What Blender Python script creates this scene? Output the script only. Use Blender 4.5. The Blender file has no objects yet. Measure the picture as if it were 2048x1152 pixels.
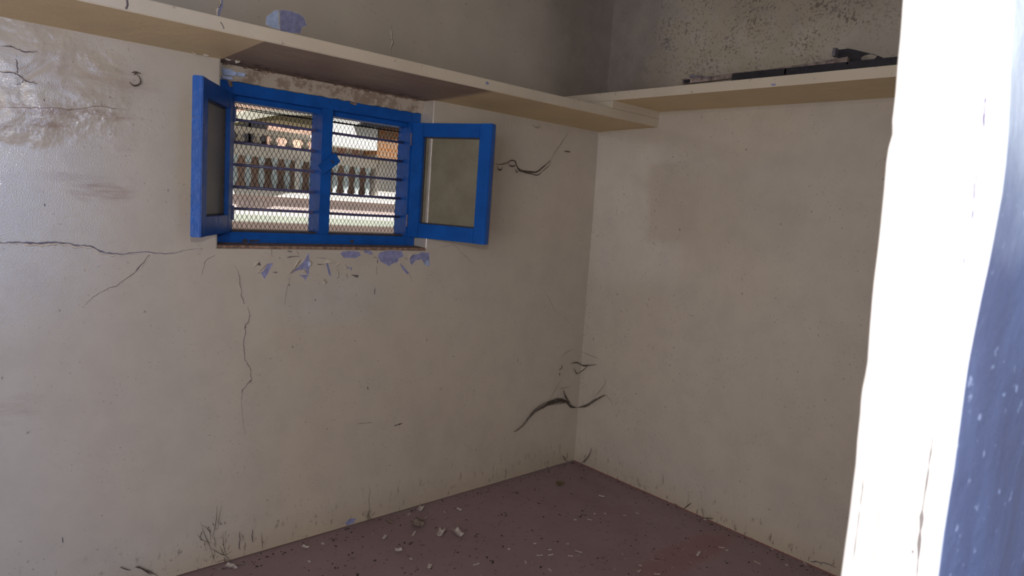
import bpy, bmesh, math, random
from mathutils import Vector, Matrix
random.seed(7)
SC = bpy.context.scene
COL = SC.collection

# ------------------------------------------------------------------ camera
CAMPOS = Vector((-3.1912, -2.7786, 1.6))
YAW, PITCH, ROLL, FPX = .7408, .1207, .0722, 1354.95
fw = Vector((math.sin(YAW)*math.cos(PITCH), math.cos(YAW)*math.cos(PITCH), -math.sin(PITCH)))
r0 = Vector((math.cos(YAW), -math.sin(YAW), 0)); u0 = r0.cross(fw)
rt = math.cos(ROLL)*r0 + math.sin(ROLL)*u0
up = -math.sin(ROLL)*r0 + math.cos(ROLL)*u0
cam_d = bpy.data.cameras.new('camera'); cam = bpy.data.objects.new('camera', cam_d); COL.objects.link(cam)
M = Matrix((rt, up, -fw)).transposed().to_4x4(); M.translation = CAMPOS
cam.matrix_world = M
cam_d.sensor_width = 36; cam_d.lens = FPX/2048*36; cam_d.clip_start = .02
cam_d.dof.use_dof = True; cam_d.dof.focus_distance = 3.6; cam_d.dof.aperture_fstop = 8
SC.camera = cam

# ------------------------------------------------------------------ world, light, exposure
SC.view_settings.view_transform = 'Standard'; SC.view_settings.look = 'None'
SC.view_settings.exposure = 0.08; SC.view_settings.gamma = 1; SC.view_settings.use_curve_mapping = False
W = bpy.data.worlds.new('sky'); SC.world = W; W.use_nodes = True
wn = W.node_tree.nodes; wl = W.node_tree.links
sky = wn.new('ShaderNodeTexSky'); sky.sky_type = 'HOSEK_WILKIE'; sky.turbidity = 5
sky.sun_direction = Vector((-.35, -.6, .75)).normalized()
wl.new(sky.outputs[0], wn['Background'].inputs[0]); wn['Background'].inputs[1].default_value = .9

def light(name, kind, loc, power, color, target=None, **kw):
    d = bpy.data.lights.new(name, kind); d.energy = power; d.color = color
    for k, v in kw.items(): setattr(d, k, v)
    o = bpy.data.objects.new(name, d); COL.objects.link(o); o.location = loc
    if target is not None:
        o.rotation_euler = (Vector(target)-Vector(loc)).to_track_quat('-Z', 'Y').to_euler()
    return o
light('sun', 'SUN', (0, 0, 12), 6.3, (1, .95, .88), target=(4.2, 7.2, 3.0), angle=.01)
# the hot-shoe flash of the photographer, just above the lens
fl = CAMPOS + up*.20 - rt*.02 + fw*.02
light('camera_flash', 'POINT', fl, 40, (1, .955, .90), shadow_soft_size=.022)
# daylight through the doorway at the left and the opening behind the photographer
light('doorway_daylight', 'AREA', (-4.50, -2.95, 1.55), 47, (.97, .93, 1), target=(-2.0, -2.75, 1.5), shape='RECTANGLE', size=1.6, size_y=1.7)
light('rear_daylight', 'AREA', (-2.35, -5.40, 1.65), 62, (.24, .47, 1), target=(-2.35, 0, 1.65), shape='RECTANGLE', size=1.7, size_y=2.0)

# ------------------------------------------------------------------ helpers
def pray(px, py): return fw + (px-1024)/FPX*rt - (py-576)/FPX*up
def atY(px, py, y):
    d = pray(px, py); return CAMPOS + d*((y-CAMPOS.y)/d.y)
def atX(px, py, x):
    d = pray(px, py); return CAMPOS + d*((x-CAMPOS.x)/d.x)
def atZ(px, py, z=0.0):
    d = pray(px, py); return CAMPOS + d*((z-CAMPOS.z)/d.z)

def props(o, label=None, cat=None, group=None, kind=None):
    if label: o['label'] = label
    if cat: o['category'] = cat
    if group: o['group'] = group
    if kind: o['kind'] = kind
    return o
def obj(name, bm, mat, parent=None, smooth=False, loc=None):
    me = bpy.data.meshes.new(name)
    bmesh.ops.recalc_face_normals(bm, faces=bm.faces)
    bm.to_mesh(me); bm.free()
    for m in (mat if isinstance(mat, (list, tuple)) else [mat]): me.materials.append(m)
    if smooth:
        for p in me.polygons: p.use_smooth = True
    o = bpy.data.objects.new(name, me); COL.objects.link(o)
    if parent: o.parent = parent
    if loc is not None: o.location = loc
    return o
def empty(name, loc=(0, 0, 0), rz=0):
    o = bpy.data.objects.new(name, None); COL.objects.link(o); o.location = loc; o.rotation_euler = (0, 0, rz)
    o.empty_display_size = .1
    return o
def struct(name, bm, mat, **kw):
    return props(obj(name, bm, mat, **kw), kind='structure')
def BM(): return bmesh.new()
def box(bm, a, b, mi=0):
    x0, y0, z0 = a; x1, y1, z1 = b
    v = [bm.verts.new(c) for c in ((x0,y0,z0),(x1,y0,z0),(x1,y1,z0),(x0,y1,z0),(x0,y0,z1),(x1,y0,z1),(x1,y1,z1),(x0,y1,z1))]
    for f in ((0,1,2,3),(4,5,6,7),(0,1,5,4),(1,2,6,5),(2,3,7,6),(3,0,4,7)):
        bm.faces.new([v[i] for i in f]).material_index = mi
    return bm
def bev(bm, w=.003, seg=2):
    bmesh.ops.recalc_face_normals(bm, faces=bm.faces)
    es = [e for e in bm.edges if len(e.link_faces) == 2 and e.calc_face_angle(0) > .6]
    bmesh.ops.bevel(bm, geom=es, offset=w, segments=seg, affect='EDGES', clamp_overlap=True)
    return bm
def tube(bm, pts, rad, n=6, mi=0):
    pts = [Vector(p) for p in pts]; rings = []
    rads = rad if isinstance(rad, (list, tuple)) else [rad]*len(pts)
    for i, p in enumerate(pts):
        t = (pts[min(i+1, len(pts)-1)]-pts[max(i-1, 0)])
        if t.length < 1e-9: t = Vector((0, 0, 1))
        t.normalize()
        a = t.cross(Vector((0, 0, 1)) if abs(t.z) < .9 else Vector((1, 0, 0))).normalized(); b = t.cross(a)
        rings.append([bm.verts.new(p+(a*math.cos(k*2*math.pi/n)+b*math.sin(k*2*math.pi/n))*rads[i]) for k in range(n)])
    for i in range(len(rings)-1):
        for k in range(n):
            bm.faces.new((rings[i][k], rings[i][(k+1) % n], rings[i+1][(k+1) % n], rings[i+1][k])).material_index = mi
    bm.faces.new(rings[0]); bm.faces.new(rings[-1][::-1])
    return bm
def lathe(bm, prof, cx, cy, n=10):
    rings = [[bm.verts.new((cx+r*math.cos(k*2*math.pi/n), cy+r*math.sin(k*2*math.pi/n), z)) for k in range(n)] for r, z in prof]
    for i in range(len(rings)-1):
        for k in range(n): bm.faces.new((rings[i][k], rings[i][(k+1) % n], rings[i+1][(k+1) % n], rings[i+1][k]))
    bm.faces.new(rings[0]); bm.faces.new(rings[-1])
    return bm
def prism(bm, poly, off, mi=0):
    """closed polygon (list of 3D points) given thickness by the vector off"""
    off = Vector(off); a = [bm.verts.new(p) for p in poly]; b = [bm.verts.new(Vector(p)+off) for p in poly]
    n = len(a)
    f1 = bm.faces.new(a); f2 = bm.faces.new(b[::-1]); f1.material_index = f2.material_index = mi
    for i in range(n): bm.faces.new((a[i], b[i], b[(i+1) % n], a[(i+1) % n])).material_index = mi
    return bm

# ------------------------------------------------------------------ materials
class G:
    def __init__(s, name):
        s.mat = bpy.data.materials.new(name); s.mat.use_nodes = True
        s.t = s.mat.node_tree; s.n = s.t.nodes; s.b = s.n['Principled BSDF']
        s.pos = s.n.new('ShaderNodeTexCoord').outputs['Object']
    def put(s, sock, v):
        if hasattr(v, 'default_value') or isinstance(v, bpy.types.NodeSocket): s.t.links.new(v, sock)
        else:
            if isinstance(v, (tuple, list)) and len(v) == 3 and sock.type == 'RGBA': v = (*v, 1)
            sock.default_value = v
    def m(s, op, a, b=0., c=None, clamp=False):
        x = s.n.new('ShaderNodeMath'); x.operation = op; x.use_clamp = clamp
        s.put(x.inputs[0], a); s.put(x.inputs[1], b)
        if c is not None: s.put(x.inputs[2], c)
        return x.outputs[0]
    def vm(s, op, a, b=(0, 0, 0)):
        x = s.n.new('ShaderNodeVectorMath'); x.operation = op; s.put(x.inputs[0], a); s.put(x.inputs[1], b)
        return x.outputs['Value' if op in ('LENGTH', 'DISTANCE') else 'Vector']
    def noise(s, scale, detail=3, rough=.55, vec=None, stretch=None, dist=0):
        x = s.n.new('ShaderNodeTexNoise'); x.inputs['Scale'].default_value = scale
        x.inputs['Detail'].default_value = detail; x.inputs['Roughness'].default_value = rough
        x.inputs['Distortion'].default_value = dist
        v = vec if vec is not None else s.pos
        if stretch: v = s.vm('MULTIPLY', v, stretch)
        s.t.links.new(v, x.inputs['Vector']); return x.outputs['Fac']
    def ramp(s, v, lo, hi, a=0., b=1.):
        x = s.n.new('ShaderNodeMapRange'); x.interpolation_type = 'SMOOTHSTEP'
        s.put(x.inputs[0], v)
        for i, q in enumerate((lo, hi, a, b)): x.inputs[1+i].default_value = q
        return x.outputs[0]
    def mix(s, f, a, b, mode='MIX'):
        x = s.n.new('ShaderNodeMix'); x.data_type = 'RGBA'; x.blend_type = mode
        s.put(x.inputs[0], f); s.put(x.inputs[6], a); s.put(x.inputs[7], b); return x.outputs[2]
    def z(s):
        x = s.n.new('ShaderNodeSeparateXYZ'); s.t.links.new(s.pos, x.inputs[0]); return x.outputs[2]
    def blob(s, c, r, wob=.35, ns=9):
        v = s.vm('DIVIDE', s.vm('SUBTRACT', s.pos, tuple(c)), tuple(r))
        l = s.vm('LENGTH', v)
        l = s.m('ADD', l, s.m('MULTIPLY', s.m('SUBTRACT', s.noise(ns, 4), .5), wob*2))
        return s.ramp(l, 1.15, .55)
    def bump(s, h, dist=.002, strength=1.):
        x = s.n.new('ShaderNodeBump'); x.inputs['Distance'].default_value = dist; x.inputs['Strength'].default_value = strength
        s.t.links.new(h, x.inputs['Height']); s.t.links.new(x.outputs[0], s.b.inputs['Normal']); s.t.links.new(x.outputs[0], s.b.inputs['Coat Normal'])
    def out(s, color, rough=.5, spec=.5, metal=0.):
        s.put(s.b.inputs['Base Color'], color); s.put(s.b.inputs['Roughness'], rough)
        s.b.inputs['Specular IOR Level'].default_value = spec; s.b.inputs['Metallic'].default_value = metal
        return s.mat
def plain(name, c, rough=.5, var=.15, scale=20, spec=.5, metal=0., bump=0):
    g = G(name); n = g.noise(scale, 4)
    col = g.mix(g.ramp(n, .3, .7), tuple(x*(1-var) for x in c), tuple(min(1, x*(1+var)) for x in c))
    if bump: g.bump(n, bump)
    return g.out(col, rough, spec, metal)

CREAM = (.555, .49, .395)
def wall_material():
    g = G('cream_gloss_wall_paint')
    c = g.mix(g.ramp(g.noise(.9, 3), .35, .65), CREAM, (.53, .485, .41))
    c = g.mix(g.m('MULTIPLY', g.ramp(g.noise(2.2, 3, .5, stretch=(1, 1, .7)), .4, .8), .35), c, (.47, .42, .37))
    # faint blue-green bloom under the window
    c = g.mix(g.m('MULTIPLY', g.blob((-1.75, 0, 1.12), (.35, .2, .13)), .3), c, (.45, .50, .50))
    # scratched red-brown streaks at the far left
    st = g.noise(14, 6, .7, stretch=(.35, 1, 2.2))
    for (px, py, rx, rz, k) in ((20, 215, .28, .018, .75), (160, 222, .20, .016, .55), (70, 253, .13, .026, .8), (215, 232, .09, .02, .5),
                                (165, 360, .10, .03, .45), (205, 385, .12, .04, .6), (250, 288, .05, .03, .35), (170, 150, .22, .10, .22), (245, 165, .14, .06, .2), (30, 820, .10, .06, .3)):
        p = atY(px, py, 0)
        f = g.m('MULTIPLY', g.blob(p, (rx, .3, rz), .5, 16), g.ramp(st, .40, .62))
        c = g.mix(g.m('MULTIPLY', f, k), c, (.33, .22, .165))
    # grime and painted-in shelf shade above the shelves, soot in the corner
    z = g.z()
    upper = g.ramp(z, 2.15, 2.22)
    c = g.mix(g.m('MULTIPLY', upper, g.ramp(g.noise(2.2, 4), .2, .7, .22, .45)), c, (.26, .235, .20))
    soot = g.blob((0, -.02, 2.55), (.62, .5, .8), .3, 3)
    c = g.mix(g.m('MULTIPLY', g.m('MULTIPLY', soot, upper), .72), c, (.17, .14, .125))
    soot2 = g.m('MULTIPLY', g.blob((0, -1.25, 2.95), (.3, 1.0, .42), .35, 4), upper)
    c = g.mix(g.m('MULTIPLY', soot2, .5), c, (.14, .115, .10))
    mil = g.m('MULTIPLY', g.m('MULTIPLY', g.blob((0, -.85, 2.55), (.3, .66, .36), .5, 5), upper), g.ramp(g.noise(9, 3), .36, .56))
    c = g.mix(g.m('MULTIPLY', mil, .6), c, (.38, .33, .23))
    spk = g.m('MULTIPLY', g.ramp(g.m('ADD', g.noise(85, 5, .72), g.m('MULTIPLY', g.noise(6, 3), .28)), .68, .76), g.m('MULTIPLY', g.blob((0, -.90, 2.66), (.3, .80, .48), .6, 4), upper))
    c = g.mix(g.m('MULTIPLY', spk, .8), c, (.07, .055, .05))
    # dirt specks everywhere, denser low down
    sp = g.ramp(g.noise(44, 2, .5), .72, .76)
    c = g.mix(g.m('MULTIPLY', sp, .6), c, (.12, .09, .075))
    low = g.ramp(z, .16, .0)
    c = g.mix(g.m('MULTIPLY', low, .35), c, (.42, .31, .17))
    lf = g.m('MULTIPLY', g.ramp(z, .26, .02), g.ramp(g.noise(38, 5, .7, stretch=(1, 1, .35)), .56, .68))
    c = g.mix(g.m('MULTIPLY', lf, .75), c, (.10, .08, .06))
    sc = g.ramp(g.noise(15, 5, .7, stretch=(.6, 1, 1.5)), .66, .72)
    c = g.mix(g.m('MULTIPLY', sc, .25), c, (.28, .21, .17))
    mott = g.ramp(g.noise(7, 6, .68), .35, .68)
    c = g.mix(g.m('MULTIPLY', mott, .28), c, (.40, .35, .30))
    c = g.mix(g.m('MULTIPLY', g.m('MULTIPLY', g.ramp(g.noise(70, 3, .6), .62, .67), g.ramp(g.noise(4, 2), .42, .6)), .45), c, (.22, .16, .13))
    c = g.mix(g.ramp(g.m('ADD', z, g.m('MULTIPLY', g.noise(40, 2), .006)), .0085, .0065), c, (.24, .085, .07))
    h1 = g.noise(3.5, 2, .4, stretch=(1, 1, .6))
    h2 = g.noise(260, 2, .5)
    h3 = g.noise(16, 3, .5)
    left = g.blob((-2.95, 0, 1.75), (.75, .6, 1.0), .3, 3)
    rel = g.m('MULTIPLY', g.blob(tuple(atY(40, 160, 0)), (.30, .3, .20), .5, 6), g.noise(6, 2, .5, dist=.8))
    rel2 = g.m('MULTIPLY', g.blob(tuple(atY(110, 235, 0)), (.38, .3, .10), .5, 6), g.noise(20, 5, .65))
    h = g.m('ADD', g.m('MULTIPLY', h1, .5), g.m('MULTIPLY', g.m('MULTIPLY', h2, g.m('ADD', .005, g.m('MULTIPLY', left, .12))), 1.))
    h = g.m('ADD', h, g.m('MULTIPLY', h3, .06))
    h = g.m('ADD', h, g.m('ADD', g.m('MULTIPLY', rel, 3.6), g.m('MULTIPLY', rel2, .5)))
    g.bump(h, .006)
    g.b.inputs['Coat Weight'].default_value = .9; g.b.inputs['Coat Roughness'].default_value = .08
    return g.out(c, .27, .4)
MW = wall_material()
def cream(name, base, brown=.0, bumpk=1.):
    g = G(name)
    c = g.mix(g.ramp(g.noise(2.5, 4), .35, .7), base, tuple(x*.9 for x in base))
    c = g.mix(g.m('MULTIPLY', g.ramp(g.noise(40, 4, .6), .64, .70), .5), c, (.2, .15, .12))
    if brown: c = g.mix(g.ramp(g.noise(18, 5, .7), .46, .6, 0, brown), c, (.17, .10, .06))
    g.bump(g.m('ADD', g.noise(9, 3), g.m('MULTIPLY', g.noise(70, 3), .12*bumpk)), .004*bumpk)
    return g.out(c, .3, .5)
M_SHELF = cream('cream_shelf_paint', (.57, .50, .39))
M_STRIP = cream('stained_lintel_plaster', (.50, .43, .34), .6, 1.5)
def soffit_material():
    g = G('shelf_underside_paint')
    c = g.mix(g.ramp(g.noise(3, 4), .35, .7), (.74, .585, .33), (.67, .53, .305))
    x = g.n.new('ShaderNodeSeparateXYZ'); g.t.links.new(g.pos, x.inputs[0])
    f = g.m('MULTIPLY', g.ramp(x.outputs[0], -2.254, -2.246), g.ramp(x.outputs[0], -1.20, -1.27))
    f = g.m('MULTIPLY', f, g.m('ADD', .75, g.m('MULTIPLY', g.noise(12, 4, stretch=(.3, 1.5, 1)), .3)))
    c = g.mix(f, c, (.27, .185, .135))
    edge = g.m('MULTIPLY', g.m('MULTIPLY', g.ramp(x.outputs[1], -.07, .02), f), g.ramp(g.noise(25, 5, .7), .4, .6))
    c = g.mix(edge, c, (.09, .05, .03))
    g.bump(g.noise(20, 4), .003)
    return g.out(c, .55, .3)
M_SOFFIT = soffit_material()
def blue_material():
    g = G('blue_gloss_wood_paint')
    n = g.noise(10, 5, .6, stretch=(1, 1, 1)); n2 = g.noise(55, 4, .6)
    c = g.mix(g.ramp(n, .3, .7), (.006, .075, .32), (.008, .10, .42))
    c = g.mix(g.m('MULTIPLY', g.ramp(n2, .66, .72), .7), c, (.03, .028, .04))
    g.bump(g.m('ADD', g.noise(30, 4), g.m('MULTIPLY', n2, .3)), .0025)
    return g.out(c, .38, .3)
M_BLUE = blue_material()
M_BLUEDK = plain('dark_blue_bar_paint', (.10, .095, .19), .3, .3, 60, bump=.001)
M_MESH = plain('dark_wire_mesh', (.018, .016, .022), .55, .2, 50, metal=.3)
M_PUTTY = plain('dark_putty', (.05, .045, .055), .6, .3, 60)
M_VIOLET = plain('lavender_undercoat', (.24, .25, .42), .8, .18, 45, bump=.002)
M_PALEBLUE = plain('pale_blue_undercoat', (.42, .52, .74), .8, .12, 60, bump=.001)
M_CRACK = plain('dark_crack', (.13, .105, .11), .85, .3, 60)
M_VCR = plain('violet_grey_crack', (.17, .155, .20), .8, .4, 40)
M_PVI = plain('violet_plaster_crack', (.10, .09, .17), .8)
M_LIP = plain('cream_paint_lip', (.62, .55, .45), .25, .1, 30)
M_WEB = plain('sooty_cobweb', (.085, .066, .052), .9, .3, 90)
M_BROWNDIRT = plain('brown_grime', (.24, .155, .11), .8, .5, 50, bump=.003)
def floor_material():
    g = G('red_oxide_floor')
    c = g.mix(g.ramp(g.noise(1.6, 4), .35, .7), (.275, .195, .205), (.235, .16, .17))
    p = atZ(1370, 1110)
    v = g.vm('SUBTRACT', g.pos, tuple(p))
    red = g.blob(p, (.45, .11, .4), .35, 6)
    c = g.mix(g.m('MULTIPLY', red, .35), c, (.25, .07, .06))
    c = g.mix(g.ramp(g.noise(28, 4, .65), .60, .70, 0, .55), c, (.05, .04, .038))
    c = g.mix(g.m('MULTIPLY', g.ramp(g.noise(120, 2, .5), .70, .74), .4), c, (.35, .29, .27))
    g.bump(g.m('ADD', g.noise(5, 3), g.m('MULTIPLY', g.noise(90, 3), .15)), .003)
    return g.out(c, g.ramp(g.noise(7, 4), .3, .7, .42, .6), .4)
M_FLOOR = floor_material()
def glass_material():
    g = G('dusty_frosted_glass')
    c = g.mix(g.ramp(g.noise(9, 5, .6), .3, .7), (.26, .23, .155), (.32, .29, .20))
    c = g.mix(g.m('MULTIPLY', g.ramp(g.noise(110, 2), .68, .73), .6), c, (.08, .07, .05))
    g.bump(g.noise(160, 2), .0008)
    m = g.out(c, .42, .5); g.b.inputs['Transmission Weight'].default_value = .25
    return m
M_GLASS = glass_material()
def jamb_material():
    g = G('white_jamb_paint')
    c = g.mix(g.ramp(g.noise(5, 4), .4, .8), (.84, .82, .78), (.78, .77, .74))
    g.bump(g.noise(30, 4), .002)
    return g.out(c, .6, .25)
M_JAMB = jamb_material()
def jamb_side_material():
    g = G('slate_blue_shaded_paint')  # shade of this face put into the slate colour, paler toward the top
    z = g.z()
    c = g.mix(g.ramp(g.noise(3, 4, .6, stretch=(4, 1, 1)), .35, .7), (.11, .135, .215), (.085, .095, .15))
    pale = g.m('ADD', z, g.m('MULTIPLY', g.noise(6, 4), .18))
    c = g.mix(g.ramp(pale, 1.66, 1.86), c, (.50, .53, .52))
    c = g.mix(g.m('MULTIPLY', g.ramp(g.noise(60, 4), .64, .69), .5), c, (.5, .55, .65))
    g.bump(g.noise(14, 5, .6), .006)
    return g.out(c, .35, .5)
M_SIDE = jamb_side_material()

# ------------------------------------------------------------------ the room
X_L, Y_B, Z_C, Y_P = -4.6, -5.5, 3.02, -2.545
WX0, WX1, WZ0, WZ1 = -2.25, -1.249, 1.352, 2.090     # window recess
f = BM(); box(f, (X_L, Y_B, -.12), (.23, .0, 0)); floor = struct('floor', f, M_FLOOR)
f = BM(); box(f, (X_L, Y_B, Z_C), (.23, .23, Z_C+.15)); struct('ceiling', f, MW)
# window wall (y = 0 face), one mesh with a real opening
f = BM()
def grid_wall(bm, xs, zs, y0, y1, hole):
    V = {}
    def v(x, y, z):
        k = (round(x, 5), round(y, 5), round(z, 5))
        if k not in V: V[k] = bm.verts.new((x, y, z))
        return V[k]
    for i in range(len(xs)-1):
        for j in range(len(zs)-1):
            if hole(i, j): continue
            a, b, c, d = xs[i], xs[i+1], zs[j], zs[j+1]
            bm.faces.new((v(a, y0, c), v(b, y0, c), v(b, y0, d), v(a, y0, d)))
            bm.faces.new((v(a, y1, c), v(b, y1, c), v(b, y1, d), v(a, y1, d)))
            for (di, dj, p, q) in ((-1, 0, (a, c), (a, d)), (1, 0, (b, c), (b, d)), (0, -1, (a, c), (b, c)), (0, 1, (a, d), (b, d))):
                ii, jj = i+di, j+dj
                if ii < 0 or jj < 0 or ii >= len(xs)-1 or jj >= len(zs)-1 or hole(ii, jj):
                    bm.faces.new((v(p[0], y0, p[1]), v(q[0], y0, q[1]), v(q[0], y1, q[1]), v(p[0], y1, p[1])))
grid_wall(f, [X_L, WX0, WX1, .23], [0, WZ0, WZ1, Z_C], 0, .23, lambda i, j: i == 1 and j == 1)
bev(f, .006, 3)
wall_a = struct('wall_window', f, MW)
# end wall (x = 0), slightly out of plumb near the corner
f = BM()
def bulge(y, z):
    pts = ((0, 0), (1.05, -.019), (1.6, -.021), (2.07, -.034), (2.16, -.03), (2.24, .010), (3.1, .0))
    v = 0
    for (a, p), (b, q) in zip(pts, pts[1:]):
        if a <= z <= b: v = p+(q-p)*(z-a)/(b-a)
    return v*max(0, 1-abs(y)/.9) if z < 2.2 else v
zs = [0, .35, .7, 1.05, 1.3, 1.6, 1.85, 2.07, 2.16, 2.24, 2.6, Z_C]; ys = [0, -.3, -.6, -.9, -1.6, Y_P-.1]
gv = [[f.verts.new((bulge(y, z), y, z)) for z in zs] for y in ys]
gb = [[f.verts.new((.23, y, z)) for z in zs] for y in ys]
for i in range(len(ys)-1):
    for j in range(len(zs)-1):
        f.faces.new((gv[i][j], gv[i+1][j], gv[i+1][j+1], gv[i][j+1])); f.faces.new((gb[i][j], gb[i+1][j], gb[i+1][j+1], gb[i][j+1]))
for i in range(len(ys)-1):
    for j in (0, -1): f.faces.new((gv[i][j], gv[i+1][j], gb[i+1][j], gb[i][j]))
for j in range(len(zs)-1):
    for i in (0, -1): f.faces.new((gv[i][j], gv[i][j+1], gb[i][j+1], gb[i][j]))
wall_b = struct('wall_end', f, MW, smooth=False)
# passage side: left wall with doorway, rear wall with opening, far right end
f = BM()
box(f, (X_L-.2, -2.1, 0), (X_L, .23, Z_C)); box(f, (X_L-.2, Y_B, 0), (X_L, -3.8, Z_C)); box(f, (X_L-.2, -3.8, 2.45), (X_L, -2.1, Z_C))
struct('wall_left', f, MW)
f = BM()
box(f, (X_L, Y_B-.2, 0), (-3.2, Y_B, Z_C)); box(f, (-1.5, Y_B-.2, 0), (.23, Y_B, Z_C))
box(f, (-3.2, Y_B-.2, 2.7), (-1.5, Y_B, Z_C)); box(f, (-3.2, Y_B-.2, 0), (-1.5, Y_B, .6))
struct('wall_rear', f, MW)
f = BM(); box(f, (.0, Y_B, 0), (.23, Y_P-.1, Z_C)); struct('wall_passage', f, MW)

# partition whose white plaster end stands right by the lens
PXE = -2.55
Ledge = [(1808, -40), (1805, 0), (1801, 60), (1795, 120), (1790, 190), (1784, 235), (1782, 255), (1788, 262), (1780, 270), (1772, 320), (1766, 390), (1759, 460), (1754, 505), (1745, 576),
         (1738, 660), (1733, 735), (1721, 790), (1718, 840), (1713, 880), (1710, 930), (1703, 985), (1696, 1045), (1688, 1100), (1681, 1152), (1672, 1215)]
Redge = [(2010, -40), (2007, 40), (2002, 110), (1999, 200), (1996, 270), (1991, 330), (1984, 385), (1974, 440), (1964, 495), (1955, 540), (1944, 590), (1934, 640), (1924, 690), (1915, 740), (1907, 800),
         (1899, 860), (1892, 915), (1885, 965), (1876, 1020), (1867, 1080), (1858, 1152), (1848, 1220)]
def edge_fn(E):
    P = [atX(a, b, PXE) for a, b in E]; P.sort(key=lambda p: p.z)
    def fn(z):
        if z <= P[0].z: return P[0].y
        for p, q in zip(P, P[1:]):
            if p.z <= z <= q.z: return p.y+(q.y-p.y)*(z-p.z)/(q.z-p.z)
        return P[-1].y
    return fn
eL, eR = edge_fn(Ledge), edge_fn(Redge)
f = BM(); zs = [0]+[1.05+.012*i for i in range(0, 110)]+[2.5, Z_C]
rows = []
for z in zs:
    l, r_ = eL(z), eR(z)
    rows.append([f.verts.new(p) for p in ((0, Y_P+.0, z), (PXE+.012, l+.004, z), (PXE+.003, l, z), (PXE, l-.006, z), (PXE, r_+.008, z), (PXE+.003, r_+.001, z), (PXE+.012, r_-.004, z), (PXE+.2, -2.640, z), (0, -2.645, z))])
for a, b in zip(rows, rows[1:]):
    n = len(a)
    for k in range(n):
        q = (k+1) % n
        fc = f.faces.new((a[k], a[q], b[q], b[k])); fc.material_index = 1 if k in (6, 7) else (2 if k in (0, 8) else 0); fc.smooth = True
f.faces.new(rows[0]); f.faces.new(rows[-1])
part = struct('wall_partition', f, [M_JAMB, M_SIDE, MW])

# ------------------------------------------------------------------ shelves (concrete slabs cast into the walls)
f = BM()
DY, ZA0, ZA1 = -.42, 2.0925, 2.139
prism(f, [(X_L+.01, .225, 2.078), (X_L+.01, 0, 2.078), (X_L+.01, DY, ZA0), (X_L+.01, DY, ZA1), (X_L+.01, .0, ZA1), (X_L+.01, .225, ZA1)], (-X_L-.01, 0, 0))
bev(f, .0025, 2)
f.normal_update()
for fc in f.faces:
    if fc.normal.z < -.8 or (abs(fc.normal.z) > .8 and fc.calc_center_median().z < 2.1): fc.material_index = 1
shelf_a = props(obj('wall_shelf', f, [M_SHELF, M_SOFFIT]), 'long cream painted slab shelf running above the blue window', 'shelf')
for fc in shelf_a.data.polygons:
    fc.material_index = 1 if (fc.normal.z < -.8 and fc.center.z < 2.12) else 0
f = BM()
ZB0, ZB1, BX = 2.178, 2.221, -.42
box(f, (BX, Y_P+.002, ZB0), (-.0, -.002, ZB1)); box(f, (BX, DY, ZA1+.0005), (-.0, -.002, ZB0+.001))
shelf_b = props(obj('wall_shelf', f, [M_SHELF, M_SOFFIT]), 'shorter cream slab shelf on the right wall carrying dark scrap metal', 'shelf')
for fc in shelf_b.data.polygons:
    fc.material_index = 1 if (abs(fc.normal.z) > .8 and fc.center.z < 2.19 and fc.center.z > 2.15) else 0

# ------------------------------------------------------------------ window
win = props(empty('window_1'), kind='structure')
FY0, FY1 = .10, .215
f = BM()
box(f, (WX0+.002, FY0, 1.354), (-2.172, FY1, 2.018)); box(f, (-1.305, FY0, 1.354), (WX1-.002, FY1, 2.018))
box(f, (-2.172, FY0, 1.968), (-1.305, FY1, 2.018)); box(f, (-2.172, FY0, 1.354), (-1.305, FY1, 1.408))
# stop beads behind the casements
box(f, (-2.172, .135, 1.945), (-1.305, FY1-.01, 1.968)); 
bev(f, .003, 2)
obj('window_frame', f, M_BLUE, win)
f = BM(); box(f, (-1.772, FY0-.002, 1.408), (-1.722, FY1-.004, 1.968)); bev(f, .003, 2); obj('mullion', f, M_BLUE, win)
f = BM(); box(f, (-2.172, .125, 1.408), (-1.305, FY1, 1.416)); obj('sill_grime', f, M_PUTTY, win)
for z in (1.873, 1.780, 1.688, 1.595, 1.503):
    f = BM(); tube(f, [(-2.19, .165, z), (-1.80, .165, z+.001), (-1.77, .165, z), (-1.5, .166, z-.001), (-1.29, .165, z)], .0062, 8)
    obj('security_bar', f, M_BLUEDK, win, smooth=True)
def mesh_screen(x0, x1):
    f = BM(); cw, ch, y = .0205, .040, .205
    z0, z1 = 1.408, 1.968; n = int((x1-x0)/cw)+1
    for k in range(n+1):
        for s in (1, -1):
            x = x0+k*cw; pts = []; z = z0; i = 0
            while z < z1+ch/2:
                q = x+(cw*.5 if i % 2 else 0)*s
                pts.append((min(max(q, x0-.005), x1+.005), y+(.0015*s), min(z, z1+.004))); z += ch/2; i += 1
            tube(f, pts, .0015, 3)
    # folded double band along the top
    for k in range(int((x1-x0)/.0068)):
        x = x0+k*.0068
        tube(f, [(x, y-.006, 1.952), (x+.004, y-.007, 1.940), (x, y-.006, 1.928)], .0014, 3)
    tube(f, [(x0, y-.006, 1.929), (x1, y-.006, 1.926)], .002, 4)
    return obj('wire_mesh', f, M_MESH, win)
mesh_screen(-2.172, -1.772); mesh_screen(-1.722, -1.305)
# turn button on the mullion
ctr = atY(658, 327, .09)
f = BM(); box(f, (-.052, -.006, -.024), (.052, .006, .024)); bev(f, .003, 2)
tube(f, [(.012, -.013, 0), (.012, .004, 0)], .006, 10)
tb = obj('turn_button', f, M_BLUE, win, loc=ctr); tb.rotation_euler = (0, math.radians(-38), 0)
f = BM(); box(f, (-.003, -.0125, -.008), (.003, -.0075, .008)); s_ = obj('screw', f, M_PUTTY, tb); s_.location = (.012, -.002, 0); s_['label'] = 'dark screw head'
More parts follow.
